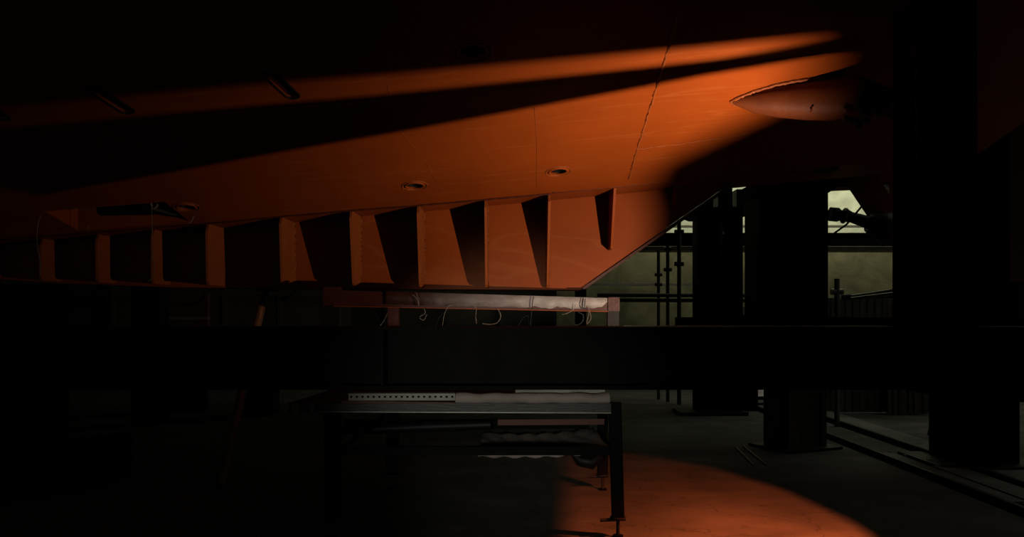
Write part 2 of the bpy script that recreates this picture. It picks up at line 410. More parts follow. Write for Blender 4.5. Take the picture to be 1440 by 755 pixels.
# far stern bracket, arm and hub
arm = MB().prism([P(1183, 243, 9.4), P(1226, 236, 9.4), P(1252, 275, 9.4), P(1250, 330, 9.4), P(1232, 316, 9.4)], (0, .07, 0)).build('bracket_arm', ORANGE, hull)
MB().tube([P(1222, 313, 9.3), P(1235, 317, 9.3), P(1247, 321, 9.3), P(1251, 322, 9.3)], [.11, .15, .19, .10], 20).build('bracket_hub', STEEL, arm)
sp_ = MB().prism([P(1250, 225, 9.6), P(1330, 218, 9.6), P(1330, 338, 9.6), P(1262, 335, 9.6), P(1251, 300, 9.6)], (0, .25, 0)).build('stern_post', ORANGE, hull)
MB().box(X_(1252, 9.6), X_(1330, 9.6), 9.57, 9.6, Z_(318, 9.6), Z_(316.5, 9.6)).build('weld_line', WELD, sp_)
MB().prism([P(1165, 236, 9.5), P(1290, 228, 9.5), P(1290, 240, 9.5), P(1255, 254, 9.5), P(1215, 262, 9.5), P(1165, 264, 9.5)], (0, .3, 0)).build('aft_keel_plate', ORANGE, hull)

# shafts (own things)
sh = thing('propeller_shaft', 'black propeller shaft leaving the orange fairing at the upper right', 'shaft')
MB().tube([P(1223, 139, YS-.01), P(1232, 141, YS-.02), P(1236, 142, YS-.02), P(1262, 147, YS-.08), P(1284, 152, YS-.15), P(1330, 158, YS-.2)], [.11, .11, .08, .10, .09, .09], 20).build('shaft', RUBBER, sh)
MB().tube([P(1239, 143, YS-.03), P(1243, 143.5, YS-.04)], [.105, .105], 20).build('clamp_band', STEEL, sh)
m = MB()
for (a, b) in (((1186, 166), (1200, 170)), ((1200, 168), (1212, 174)), ((1205, 172), (1208, 180)), ((1215, 168), (1222, 172))): m.tube([P(*a, YS-.05), P(*b, YS-.05)], .022, 8)
m.build('wrapping', RUBBER, sh)
recenter(sh)
sh = thing('propeller_shaft', 'black far propeller shaft running into the bracket hub beside the bright tarp', 'shaft')
MB().tube([P(1167, 301, 9.3), P(1178, 302, 9.3), P(1182, 303, 9.3), P(1190, 303, 9.3), P(1196, 305, 9.3), P(1222, 313, 9.3)], [.08, .08, .06, .075, .06, .075], 16).build('shaft', RUBBER, sh)
MB().tube([P(1186, 303, 9.2), P(1188.5, 303.5, 9.2)], .09, 16).build('clamp_band', GALV, sh)
recenter(sh)
tag(MB().tube([P(1217, 284, 9.2), P(1206, 297, 9.2)], .012, 6).tube([P(1190, 316, 9.2), P(1173, 328, 9.2)], .012, 6).tube([P(1206, 297, 9.2), P(1190, 316, 9.2)], .012, 6).build('cable', DARKWIRE),
    'thin black cable slanting across the far propeller shaft', 'cable')

# ------------------------------------------------------------------ foreground beam
BY0, BY1, BYW = 4.6, 5.0055, 4.80
zt, zb = Z_(460, BY0), Z_(548, BY0)
bm_ = thing('steel_beam', 'long black steel beam running across the whole foreground', 'beam')
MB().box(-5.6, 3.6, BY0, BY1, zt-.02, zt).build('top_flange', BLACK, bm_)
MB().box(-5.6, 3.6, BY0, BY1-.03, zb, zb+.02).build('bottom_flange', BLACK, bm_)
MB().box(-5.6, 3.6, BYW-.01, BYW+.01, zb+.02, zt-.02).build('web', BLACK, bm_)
for px in (-300, 60, 540, 1270, 1352, 1432): MB().box(X_(px, 4.7)-.008, X_(px, 4.7)+.008, BY0+.03, BYW-.01, zb+.02, zt-.02).build('stiffener', BLACK, bm_)
MB().tube([(-5.6, BY0-.004, zb+.01), (3.6, BY0-.004, zb+.01)], .005, 6).build('edge_bead', BLACK, bm_)
MB().prism([(2.2, BY0, zb), (3.5, BY0, zb), (3.5, BY0, zb-.09), (2.55, BY0, zb-.06)], (0, .2, 0)).build('gusset', BLACK, bm_)
for x in (-5.3, 3.45): MB().box(x-.12, x+.12, BY0+.05, BY1-.08, 0, zb).build('post', BLACK, bm_)
MB().box(X_(876, 4.95), X_(1245, 4.95), 4.93, 4.965, zt, zt+.004).build('bright_edge_bar', GALV, bm_)  # pale strip added for the lit sliver of the flange top
recenter(bm_)
# low upstand lying on the beam right of the rack
tag(MB().box(X_(952, 9.8), X_(1500, 9.8), 9.8, 9.92, Z_(475, 9.8), Z_(446, 9.8)).box(X_(1110, 9.8), X_(1130, 9.8), 9.8, 9.92, 0, 1.3).box(X_(1480, 9.8), X_(1500, 9.8), 9.8, 9.92, 0, 1.3).build('rail', BLACK),
    'second black rail showing just above the long beam on the right', 'rail')
# post standing on the beam at the right
ps = thing('steel_post', 'tall black steel post standing on the long beam at the right', 'post')
x0, x1 = X_(1287, 4.68), X_(1372, 4.68)
MB().box(x0, x1, 4.66, 4.68, zt, 3.3).build('flange', BLACK, ps)
MB().box(x0, x1, 4.94, 4.96, zt, 3.3).build('flange', BLACK, ps)
MB().box((x0+x1)/2-.01, (x0+x1)/2+.01, 4.68, 4.94, zt, 3.3).build('web', BLACK, ps)
MB().prism([P(1288, 100, 4.8), P(1288, 123, 4.8), P(1256, 121, 4.8), P(1270, 110, 4.8)], (0, .12, 0)).build('bracket', STEEL, ps)
MB().prism([P(1288, 78, 4.8), P(1340, 20, 4.8), P(1320, 10, 4.8), P(1284, 60, 4.8)], (0, .1, 0)).build('bracket', BLACK, ps)
recenter(ps)

# ------------------------------------------------------------------ columns
c = thing('support_column', 'broad dark steel column on a base plate under the stern, right of centre', 'column')
cx = X_(1120, 9.1); cy = 9.15
def rotbox(m, x0, x1, y0, y1, z0, z1, ang, cx=cx, cy=cy):
    R_ = Matrix.Rotation(ang, 3, 'Z'); v = []
    for z in (z0, z1):
        for (x, y) in ((x0, y0), (x1, y0), (x1, y1), (x0, y1)):
            q = R_ @ Vector((x, y, 0)); v.append((cx+q.x, cy+q.y, z))
    m.add(v, [(3, 2, 1, 0), (4, 5, 6, 7), (0, 1, 5, 4), (1, 2, 6, 5), (2, 3, 7, 6), (3, 0, 4, 7)]); return m
A = math.radians(24)
m = MB(); rotbox(m, -.27, .16, -.20, -.17, .03, 1.3, A); rotbox(m, -.27, .16, .17, .20, .03, 1.3, A); rotbox(m, -.07, -.04, -.17, .17, .03, 1.3, A); rotbox(m, -.27, -.24, -.2, .2, .03, 1.3, A)
m.build('shaft', COLUMN, c)
m = MB(); rotbox(m, .20, .27, -.20, .05, .03, 1.3, A); m.build('side_channel', COLUMN, c)
m = MB(); rotbox(m, .16, .21, -.16, -.12, .03, .28, A); m.build('foot_stiffener', GALV, c)
m = MB(); rotbox(m, -.40, .36, -.34, .30, 0, .03, A); m.build('base_plate', STEEL, c)
MB().box(X_(1067, 8.9), X_(1165, 8.9), 8.9, 9.45, 1.3, Z_(262, 8.9)).build('head_casing', BLACK, c, .01)
MB().prism([P(1060, 257, 8.88), P(1175, 257, 8.88), P(1175, 265, 8.88), P(1165, 271, 8.88), P(1064, 271, 8.88)], (0, .6, 0)).build('cap_plate', BLACK, c)
recenter(c)
tag(MB().box(X_(1069, 8.95), X_(1178, 8.95), 8.95, 9.4, Z_(256.5, 8.95), Z_(242, 8.95)).build('timber_block', mat('brown_timber', (.09, .05, .03), .8, scale=6)),
    'brown timber packing block on top of the broad column', 'block')
MB().prism([P(1070, 240, 7.55), P(1120, 240, 7.55), P(1120, 224, 7.55), P(1105, 223, 7.55)], (0, .15, 0)).build('packing_wedge', BLACK, hull)  # packing wedge, hung from the hull instead of the column
MB().box(X_(1151, 7.55), X_(1180, 7.55), 7.55, 7.7, Z_(239, 7.55), Z_(221, 7.55)).build('packing_block', RUBBER, hull, .01)  # packing block, likewise fixed to the hull, not the column
c = thing('twin_column', 'twin black steel posts under one cap behind the raked keel end', 'column')
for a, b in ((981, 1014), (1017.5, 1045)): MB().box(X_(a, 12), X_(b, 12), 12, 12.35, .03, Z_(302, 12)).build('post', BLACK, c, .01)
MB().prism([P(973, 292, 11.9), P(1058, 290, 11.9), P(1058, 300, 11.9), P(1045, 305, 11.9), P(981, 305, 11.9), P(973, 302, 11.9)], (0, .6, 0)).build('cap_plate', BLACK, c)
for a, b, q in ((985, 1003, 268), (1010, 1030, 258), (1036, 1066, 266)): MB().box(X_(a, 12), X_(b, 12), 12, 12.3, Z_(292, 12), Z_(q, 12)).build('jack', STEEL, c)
MB().box(X_(955, 12), X_(1050, 12), 11.9, 12.5, 0, .05).build('base_plate', STEEL, c)
MB().tube([P(1015, 325, 11.9), P(1016, 330, 11.9)], .03, 8).build('bolt', GALV, c)
recenter(c)
tag(MB().tube([P(1046, 300, 11.8), P(1062, 286, 11.8), P(1068, 300, 11.8)], .02, 6).build('cable', DARKWIRE), 'thin dark cable looping from the twin posts to the broad column', 'cable')
c = thing('steel_column', 'massive black column on a floor plate at the far right', 'column')
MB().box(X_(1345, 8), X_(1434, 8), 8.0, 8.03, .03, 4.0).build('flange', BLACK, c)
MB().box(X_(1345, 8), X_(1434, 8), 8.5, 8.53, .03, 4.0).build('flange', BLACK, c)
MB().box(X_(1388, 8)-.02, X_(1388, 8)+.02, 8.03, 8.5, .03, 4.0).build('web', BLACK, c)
MB().box(X_(1310, 8), X_(1475, 8), 7.8, 8.7, 0, .03).build('base_plate', STEEL, c)
MB().box(X_(1418, 8), X_(1440, 8), 7.97, 8.0, 1.8, 4.0).build('cover_strip', RUST, c)
recenter(c)
c = thing('steel_column', 'black column standing at the left edge of the frame', 'column')
MB().box(X_(-60, 6.8), X_(58, 6.8), 6.8, 6.83, .03, 1.74).build('flange', BLACK, c)
MB().box(X_(-60, 6.8), X_(58, 6.8), 7.2, 7.23, .03, 1.74).build('flange', BLACK, c)
MB().box(-4.3, -4.27, 6.83, 7.2, .03, 1.74).build('web', BLACK, c)
MB().box(X_(-80, 6.8), X_(76, 6.8), 6.7, 7.3, 0, .03).build('base_plate', BLACK, c)
recenter(c)
tag(MB().box(X_(80, 7), X_(148, 7), 7.0, 7.5, 0, Z_(622, 7)).build('floor_block', BLACK), 'low dark block on the floor beside the left-edge column', 'block')
tag(MB().box(X_(340, 11.9), X_(382, 11.9), 11.9, 12.3, 0, Z_(520, 11.9)).build('support_block', BLACK), 'distant black block on the floor left of the rack', 'block')
tag(MB().box(X_(184, 11), X_(224, 11), 11, 11.3, 0, Z_(398, 11)).build('steel_post', BLACK), 'distant black post behind the keel ribs at the left', 'post')
tag(MB().box(X_(226, 12.5), X_(292, 12.5), 12.5, 12.6, 0, Z_(412, 12.5)).build('partition_panel', mat('dull_red_panel', (.10, .035, .022), .6)), 'dull red panel standing right of the distant black post', 'panel')
tag(MB().box(X_(226, 12.4), X_(292, 12.4), 12.4, 12.48, Z_(449, 12.4), Z_(445.5, 12.4)).build('edge_rail', WOOD), 'thin pale rail along the dull red panel', 'rail')
# tall shoring prop
pr = thing('shoring_prop', 'leaning steel shoring prop under the keel left of the rack', 'prop')
a, b, cc = P(311, 681, 7.1), P(367, 432, 7.7), P(375, 409, 8.06)
MB().tube([a, b], .042, 14).build('outer_tube', mat('worn_tube', (.55, .30, .18), .3, .3, scale=20, col2=(.30, .12, .06), stretch=(1, 1, .2), bump=.2), pr)
MB().tube([b, cc], .030, 12).build('inner_tube', STEEL, pr)
MB().box(cc.x-.09, cc.x+.09, 8.0, 8.15, cc.z, cc.z+.012).build('head_plate', STEEL, pr)
MB().box(a.x-.09, a.x+.09, 7.01, 7.19, 0, .02).build('foot_plate', STEEL, pr)
recenter(pr)

# ------------------------------------------------------------------ rack / trestle
rk = thing('steel_rack', 'dark steel trestle rack with a loaded shelf behind the long beam', 'rack')
YFr, YRr = 5.45, 6.90
def leg(pt, ptb, w, Y, d=.07, zfoot=.13, nm='leg'):
    a = X_(pt[0], Y); b = X_(ptb[0], Y); z1 = Z_(pt[1], Y); z0 = zfoot
    return MB().hexa([(b-w/2, Y, z0), (b+w/2, Y, z0), (b+w/2, Y+d, z0), (b-w/2, Y+d, z0)],
                     [(a-w/2, Y, z1), (a+w/2, Y, z1), (a+w/2, Y+d, z1), (a-w/2, Y+d, z1)]).build(nm, BLACK, rk, .004)
def foot(l, x, Y):
    y = Y+.035
    MB().tube([(x, y, .012), (x, y, .15)], .012, 8).build('screw', STEEL, l)
    m = MB(); m.tube([(x, y, .125), (x, y, .135)], .055, 14); m.tube([(x-.12, y-.02, .115), (x+.05, y, .118)], .012, 6); m.build('handle_nut', STEEL, l)
    MB().tube([(x, y, 0), (x, y, .012)], .035, 12).build('foot_pad', BLACK, l)
l = leg((466, 566), (466, 740), .104, YFr); foot(l, X_(466, YFr), YFr)
l = leg((865.5, 566), (870, 740), .080, YFr); foot(l, X_(870, YFr), YFr)
l = leg((551, 572), (551, 680), .10, YRr); foot(l, X_(551, YRr), YRr)
l = leg((848, 572), (848, 672), .085, YRr); foot(l, X_(848, YRr), YRr)
# top beam: angle with red oxide face
def bar(a, b, h, d, nm, mt, lower=None):
    hv = Vector((0, 0, h)); dv = Vector((0, d, 0))
    return MB().hexa([a, b, b+dv, a+dv], [a+hv, b+hv, b+hv+dv, a+hv+dv]).build(nm, mt, rk, .003)
zs1_ = Z_(566, YFr)-.012; tb = MB()
Yb = 7.28
a0, b0, a1, b1 = P(455, 430, Yb), P(870, 437.5, Yb), P(455, 407.5, Yb), P(870, 420, Yb)
tb.hexa([a0, b0, b0+Vector((0, .02, 0)), a0+Vector((0, .02, 0))], [a1, b1, b1+Vector((0, .02, 0)), a1+Vector((0, .02, 0))])
topb = tb.build('top_beam', RUST, rk)
for pa_, pb_, q_ in ((455, 477, 424), (855, 871, 436)): MB().box(X_(pa_, Yb), X_(pb_, Yb), Yb+.02, Yb+.10, zs1_ , Z_(q_, Yb)).build('upright', STEEL, rk)
MB().hexa([a0+Vector((.1, -.05, -.006)), b0+Vector((-.1, -.05, -.006)), b0+Vector((-.1, .06, -.006)), a0+Vector((.1, .06, -.006))],
          [a0+Vector((.1, -.05, 0)), b0+Vector((-.1, -.05, 0)), b0+Vector((-.1, .06, 0)), a0+Vector((.1, .06, 0))]).build('lower_flange', ORANGE, topb)
MB().box(X_(855, Yb), X_(871, Yb), Yb-.015, Yb+.1, Z_(437, Yb), Z_(418, Yb)).build('end_block', RUST, topb)
MB().box(X_(455, Yb), X_(478, Yb), Yb-.015, Yb+.1, Z_(424, Yb), Z_(403.5, Yb)).build('end_block', RUST, topb)
MB().box(X_(545, 7.3), X_(560, 7.3), 7.31, 7.38, zs1_, Z_(432, 7.3)).build('upright', RUST, rk)
# shelf frame
zs0, zs1 = Z_(578, YFr), Z_(566, YFr)
sf = MB(); xl, xr = X_(409, YFr), X_(858, YFr)
sf.box(xl, xr, YFr-.05, YFr-.045, zs0, zs1)
sf.box(xl, xr, YFr-.05, YFr-.005, zs0-.004, zs0)
sf.box(xl, xl+.05, YFr-.054, YFr-.05, zs0, zs1)
shelf = sf.build('shelf_edge', mat('worn_galvanised', (.045, .048, .038), .5, .1, scale=20, bump=.4, stretch=(.4, 1, 3)), rk)
for u_, w_ in ((.02, .05), (.14, .03)): MB().box(xl+u_, xl+u_+w_, YFr-.056, YFr-.05, zs0, zs1).build('end_clip', PALE, shelf)
MB().tube([(xl+.2, YFr-.052, zs0+.002), (xr, YFr-.052, zs0-.006)], .006, 6).build('bright_edge_bar', GALV, shelf)
MB().box(xl+.02, xr, YFr-.045, YRr+.50, zs1-.03, zs1-.012).build('shelf_board', WOOD, rk)
MB().box(xl+.06, xr, YRr, YRr+.04, Z_(603, YRr), Z_(590, YRr)).build('rear_rail', BLACK, rk)
MB().hexa([(X_(477, YFr), YFr+.02, Z_(640, YFr)), (X_(477, YFr), YFr+.06, Z_(640, YFr)), (X_(540, YRr), YRr+.04, Z_(590, YRr)), (X_(540, YRr), YRr, Z_(590, YRr))],
          [(X_(477, YFr), YFr+.02, Z_(628, YFr)), (X_(477, YFr), YFr+.06, Z_(628, YFr)), (X_(540, YRr), YRr+.04, Z_(581, YRr)), (X_(540, YRr), YRr, Z_(581, YRr))]).build('side_rail', BLACK, rk)
MB().box(X_(477, YFr), X_(862, YFr), YFr+.02, YFr+.06, Z_(641, YFr), Z_(629, YFr)).build('lower_rail', BLACK, rk)
MB().hexa([(X_(862, YFr), YFr+.02, Z_(641, YFr)), (X_(862, YFr)+.04, YFr+.02, Z_(641, YFr)), (X_(848, YRr)+.04, YRr, Z_(618, YRr)), (X_(848, YRr), YRr, Z_(618, YRr))],
          [(X_(862, YFr), YFr+.02, Z_(630, YFr)), (X_(862, YFr)+.04, YFr+.02, Z_(630, YFr)), (X_(848, YRr)+.04, YRr, Z_(608, YRr)), (X_(848, YRr), YRr, Z_(608, YRr))]).build('side_rail', BLACK, rk)
recenter(rk)
# white sheet tied over the right half of the top beam
ptsu = []; ptsl = []
n = 60
for i in range(n+1):
    px = 540+(857-540)*i/n
    yu = 407.5+(px-455)*12.5/415+.3
    rag = 1.2*math.sin(i*.9)+.9*math.sin(i*2.3)+random.uniform(-.5, .5)
    yl = 428.5+(px-540)*.018+(rag if px > 745 else .3*rag)
    if px > 835: yl -= (px-835)*.42
    if px < 600: yl -= (600-px)*.02
    if px > 853: px = 853+(px-853)*.3
    ptsu.append(P(px, yu, Yb-.012)); ptsl.append(P(px, yl, Yb-.014+.004*math.sin(i*1.7)))
v = []; f = []
for i in range(n+1):
    u, l_ = ptsu[i], ptsl[i]
    v += [u+Vector((0, .05, .006)), u+Vector((0, 0, .005)), (u+l_)/2+Vector((0, -.006*math.sin(i*.6), 0)), l_]
for i in range(n):
    for k in range(3): a = i*4+k; f.append((a, a+1, a+5, a+4))
so = MB().add(v, f, True).build('protective_sheet', SHEET)
md = so.modifiers.new('t', 'SOLIDIFY'); md.thickness = .003
tag(so, 'pinkish white ragged sheet tied over the rack top beam', 'sheet')
# tie wires
def wire(pix, Y, r=.003, mt=WIRE, label=None, grp=None, cat='wire', nm='tie_wire'):
    pts = [P(a, b, Y) for a, b in pix]; out = []
    for i in range(len(pts)-1):
        p0 = pts[max(i-1, 0)]; p1 = pts[i]; p2 = pts[i+1]; p3 = pts[min(i+2, len(pts)-1)]
        for k in range(8):
            t = k/8; out.append(.5*((2*p1)+(-p0+p2)*t+(2*p0-5*p1+4*p2-p3)*t*t+(-p0+3*p1-3*p2+p3)*t**3))
    out.append(pts[-1])
    o = MB().tube(out, r, 6).build(nm, mt)
    return tag(o, label, cat, grp)
Yw = Yb-.04
G = 'wires hanging from the rack top beam'
wire([(750, 417), (748.5, 428), (747, 445), (746, 462)], Yw, .004, DARKWIRE, 'dark tie wire hanging straight down past the white sheet middle', G)
wire([(820, 419), (818, 428), (821, 434), (823, 420)], Yw, .004, DARKWIRE, 'greenish tie wire knotted around the sheet near its right end', G)
wire([(809, 428), (806, 436), (796, 441), (790, 442)], Yw, .0025, WIRE, 'pale curled wire end under the sheet, right of the dark tie', G)
wire([(827, 430), (828, 440), (825, 455), (831, 448), (829, 436)], Yw, .0025, WIRE, 'pale wire dangling at the far right under the sheet', G)
wire([(813, 439), (820, 443), (819, 452), (812, 457), (806, 456)], Yw+.05, .006, DARKWIRE, 'grey hooked cable end below the right part of the sheet', G)
wire([(700, 434), (704, 444), (700, 453), (690, 456), (678, 455)], Yw, .0035, WIRE, 'pale wire bowing down left of the straight dark tie', G)
wire([(622, 460), (625, 442), (632, 430), (648, 428), (668, 431), (669, 445), (670, 455)], Yw, .003, WIRE, 'pale wire arching under the middle of the top beam', G)
wire([(585, 411), (588, 420), (589, 430), (586, 420), (580, 414)], Yw, .003, WIRE, 'orange lit wire loop over the top beam left of the sheet', G)
wire([(595, 432), (598, 440), (590, 446), (596, 450), (600, 442)], Yw+.03, .003, WIRE, 'small tangle of wire under the beam left of the sheet', G)
wire([(545, 440), (539, 452), (531, 462)], Yw, .0035, WIRE, 'pale wire slanting down left near the rear post', G)
wire([(520, 428), (530, 445), (536, 460)], Yw+.03, .003, DARKWIRE, 'dark wire slanting down right, nearest the left post of the rack', G)
wire([(726, 462), (735, 448), (742, 444), (744, 455)], Yw+.03, .003, DARKWIRE, 'dark wire hooked behind the straight tie', G)
wire([(612, 460), (618, 446), (624, 440)], Yw+.03, .003, DARKWIRE, 'short dark wire left of the arching pale wire', G)
G2 = 'wires hanging from the hull recess'
wire([(59, 300), (54, 312), (52, 330), (53, 350), (57, 370), (56, 387)], 7.0, .004, WIRE, 'thin pale wire hanging from the left corner of the hull recess', G2)
wire([(213, 292), (214, 320), (214, 350), (217, 385), (208, 396)], 6.95, .003, WIRE, 'thin wire hanging from the shackle in the hull recess', G2)
wire([(272, 304), (270, 310), (265, 314)], 7.2, .005, WIRE, 'short pale wire end at the right corner of the hull recess', G2)
wire([(125, 317), (124, 325)], 7.3, .004, WIRE, 'very short wire end below the lit wall of the hull recess', G2)

# ---- things on the shelf
pa = thing('perforated_angle', 'pale perforated steel angle lying on the front of the shelf', 'steel angle')
y0 = YFr-.03; xa, xb = X_(490, y0), X_(640, y0); za, zc = Z_(563, y0), Z_(552.5, y0)
m = MB(); nh = 19; dx = (xb-xa)/nh
for i in range(nh):
    x = xa+i*dx; hx0 = x+dx*.3; hx1 = x+dx*.7; hz0 = za+(zc-za)*.36; hz1 = za+(zc-za)*.62
    for (p0, p1, q0, q1) in ((x, hx0, za, zc), (hx1, x+dx, za, zc), (hx0, hx1, za, hz0), (hx0, hx1, hz1, zc)): m.box(p0, p1, y0, y0+.003, q0, q1)
m.build('front_leg', PALE, pa)
m = MB()
for i in range(nh):
    x = xa+i*dx; hx0 = x+dx*.3; hx1 = x+dx*.7
    for (p0, p1, q0, q1) in ((x, hx0, 0, .05), (hx1, x+dx, 0, .05), (hx0, hx1, 0, .018), (hx0, hx1, .032, .05)): m.box(p0, p1, y0+q0, y0+q1, zc-.003, zc)
m.build('top_leg', PALE, pa)
recenter(pa)
r0 = .036; yy = YFr+.03; zz = zs1-.012+r0
pts = [Vector((X_(640+i*(857-640)/30, yy), yy+.004*math.sin(i*.7), zz+.003*math.sin(i*1.1))) for i in range(31)]
tag(MB().tube(pts, [r0*(1+.07*math.sin(i*.9)) for i in range(31)], 18).build('wrapped_pipe', WRAP), 'pale plastic-wrapped pipe lying on the right half of the shelf', 'pipe')
yy = YFr+.25
tag(MB().tube([(X_(725, yy), yy, zs1+.03), (X_(850, yy), yy, zs1+.045)], .038, 16).build('wrapped_pipe', PALE), 'second grey pipe on the shelf behind the wrapped pipe', 'pipe')
tag(MB().hexa([P(404, 568, YFr), P(412, 570, YFr), P(456, 562, 5.9), P(456, 556, 5.9)], [P(404, 567, YFr), P(412, 566.5, YFr), P(462, 556, 5.9), P(450, 553, 5.9)]).build('board_offcut', WOOD),
    'narrow pale board projecting from the left end of the shelf', 'board')
tag(MB().prism([P(480, 569, YFr-.04), P(640, 568, YFr-.04), P(640, 566, YFr-.04), P(480, 563, YFr-.04)], (0, .5, 0)).build('flat_board', mat('red_brown_board', (.20, .12, .09), .85, spec=.05, scale=6)), 'reddish brown board lying flat under the perforated angle', 'board')
# sagging tarp bundle under the shelf
v = []; f = []
for j in range(13):
    for i in range(31):
        u = i/30; w_ = j/12; px = 676+(846-676)*u; Y = 5.7+1.0*w_
        x = X_(px, 6.2); sag = .10*math.sin(math.pi*u)*(.3+.7*math.sin(math.pi*w_))
        v.append((x, Y, Z_(626-6*u, 6.2)-sag*.6+.008*math.sin(i*1.3+j)))
for j in range(12):
    for i in range(30): a = j*31+i; f.append((a, a+1, a+32, a+31))
o = MB().add(v, f, True).build('folded_tarp', WRAP); md = o.modifiers.new('t', 'SOLIDIFY'); md.thickness = .03
tag(o, 'pale sagging tarp resting on the lower rails of the rack', 'tarp')
MBb = MB().tube([P(806, 640, 6.6), P(815, 647, 6.6), P(832, 650, 6.6), P(846, 640, 6.6)], [.02, .05, .06, .03], 12).build('dark_sack', RUBBER)
tag(MBb, 'small dark bundle hanging under the tarp beside the rear rack leg', 'bundle')
tag(MB().tube([P(478, 606, 6.6), P(600, 600, 6.6), P(690, 597, 6.6)], [.03, .045, .04], 10).build('black_pipe', RUBBER), 'black pipe under the shelf along the rear rail', 'pipe')
tag(MB().hexa([P(700, 598, 6.3), P(850, 597, 6.3), P(850, 597, 6.7), P(700, 598, 6.7)], [P(700, 590, 6.3), P(850, 589, 6.3), P(850, 589, 6.7), P(700, 590, 6.7)]).build('plank', mat('red_brown_plank', (.16, .06, .04), .6, scale=5)), 'reddish plank stowed beneath the right half of the shelf', 'plank')

# ------------------------------------------------------------------ scaffold & background right
def pole(px, y0, y1, Y, r, label, grp=None, base=True, mt=TUBE):
    t = thing('scaffold_pole', label, 'pole', (0, 0, 0), grp)
    MB().tube([(X_(px, Y), Y, 0.0), (X_(px, Y), Y, Z_(y0, Y))], r, 10).build('tube', mt, t)
    for yy in y1: MB().tube([(X_(px, Y)-r*2.2, Y, Z_(yy, Y)), (X_(px, Y)+r*2.2, Y, Z_(yy, Y))], r*1.1, 8).build('coupler', mt, t)
    recenter(t); return t
G3 = 'scaffold poles in front of the far tarp'
pole(926, 352, (386, 400), 14.2, .028, 'short dark scaffold pole nearest the raked keel edge', G3, mt=STEEL)
pole(939, 345, (379, 350), 13.8, .030, 'middle dark scaffold pole of the three beside the keel end', G3, mt=STEEL)
pole(955, 308, (326, 371), 13.4, .034, 'tallest dark scaffold pole left of the twin posts', G3, mt=STEEL)
pole(1260, 352, (), 13.9, .04, 'dark scaffold pole behind the sloping pipes at the right', mt=STEEL)
pole(1177, 392, (410,), 10.8, .036, 'grey pole standing just right of the broad column', mt=mat('grey_pole', (.34, .33, .30), .35, .4, scale=10))
for k, (yy, lab) in enumerate(((415, 'upper horizontal scaffold tube behind the keel end'), (422, 'lower horizontal scaffold tube behind the keel end'))):
    tag(MB().tube([(X_(840, 13.6), 13.6, Z_(yy, 13.6)), (X_(1062, 13.6), 13.6, Z_(yy+.5, 13.6))], .032, 8).build('scaffold_tube', STEEL), lab, 'tube', 'horizontal scaffold tubes')
tag(MB().tube([P(1198, 417, 10.5), P(1300, 402, 9.5)], .022, 10).build('sloping_pipe', GALV), 'upper grey sloping pipe left of the tall black post', 'pipe', 'sloping pipes')
tag(MB().tube([P(1198, 420, 10.4), P(1300, 408, 9.4)], .022, 10).build('sloping_pipe', GALV), 'lower grey sloping pipe left of the tall black post', 'pipe', 'sloping pipes')
tag(MB().tube([P(1183, 418, 10.9), P(1290, 413, 10.7)], .04, 8).build('horizontal_pipe', STEEL), 'dark horizontal pipe beneath the two sloping pipes', 'pipe')
m = MB()
for i in range(46):
    xa = X_(1163, 12.2)+i*.055; dy = .012*(i % 2); m.box(xa, xa+.055, 12.2-dy, 12.26, .02, Z_(419, 12.2))
tag(m.build('corrugated_panel', mat('grey_panel', (.18, .165, .14), .6, scale=3, stretch=(4, 1, .6), col2=(.10, .09, .075))), 'grey corrugated partition standing behind the grey pole', 'panel')
m = MB()
for i, px in enumerate(range(1249, 1300, 7)): m.box(X_(px, 12.0), X_(px+6, 12.0), 12.0-.02*(i % 3), 12.05, .02, Z_(420+(i*3) % 4, 12.0))
tag(m.build('board_stack', PANEL), 'row of stained upright boards leaning at the partition right end', 'boards')
bx = thing('white_box', 'small white box with a handle between twin posts and broad column', 'box')
MB().box(X_(1044, 12.6), X_(1054.5, 12.6), 12.6, 12.8, Z_(443, 12.6), Z_(432, 12.6)).build('body', mat('white_plastic', (.7, .7, .66), .5), bx)
MB().tube([P(1057, 443, 12.6), P(1057, 428, 12.6), P(1050, 428, 12.6)], .014, 6).build('handle', GALV, bx)
recenter(bx)
tag(MB().box(X_(1038, 12.5), X_(1066, 12.5), 12.5, 12.95, 0, Z_(443, 12.6)).build('cabinet', BLACK), 'dark cabinet carrying the small white box', 'cabinet')
# pale ground sheet at far wall
v = []; f = []
for j in range(11):
    for i in range(31):
        x = 3.7+2.2*i/30; y = 14.1+2.1*j/10; v.append((x, y, .02+.03*math.sin(i*.9+j)*math.sin(j*.8)+.02*j/10+.03))
for j in range(10):
    for i in range(30): a = j*31+i; f.append((a, a+1, a+32, a+31))
o = MB().add(v, f, True).build('ground_sheet', SHEET); md = o.modifiers.new('t', 'SOLIDIFY'); md.thickness = .02
tag(o, 'pale crumpled sheet lying on the floor at the far wall', 'sheet')
tag(MB().tube([(3.5, 13.6, .02), (3.9, 13.3, .02), (4.5, 13.5, .02), (5.3, 13.4, .02)], .02, 8).build('hose', RUBBER), 'dark hose on the floor before the pale far sheet', 'hose')
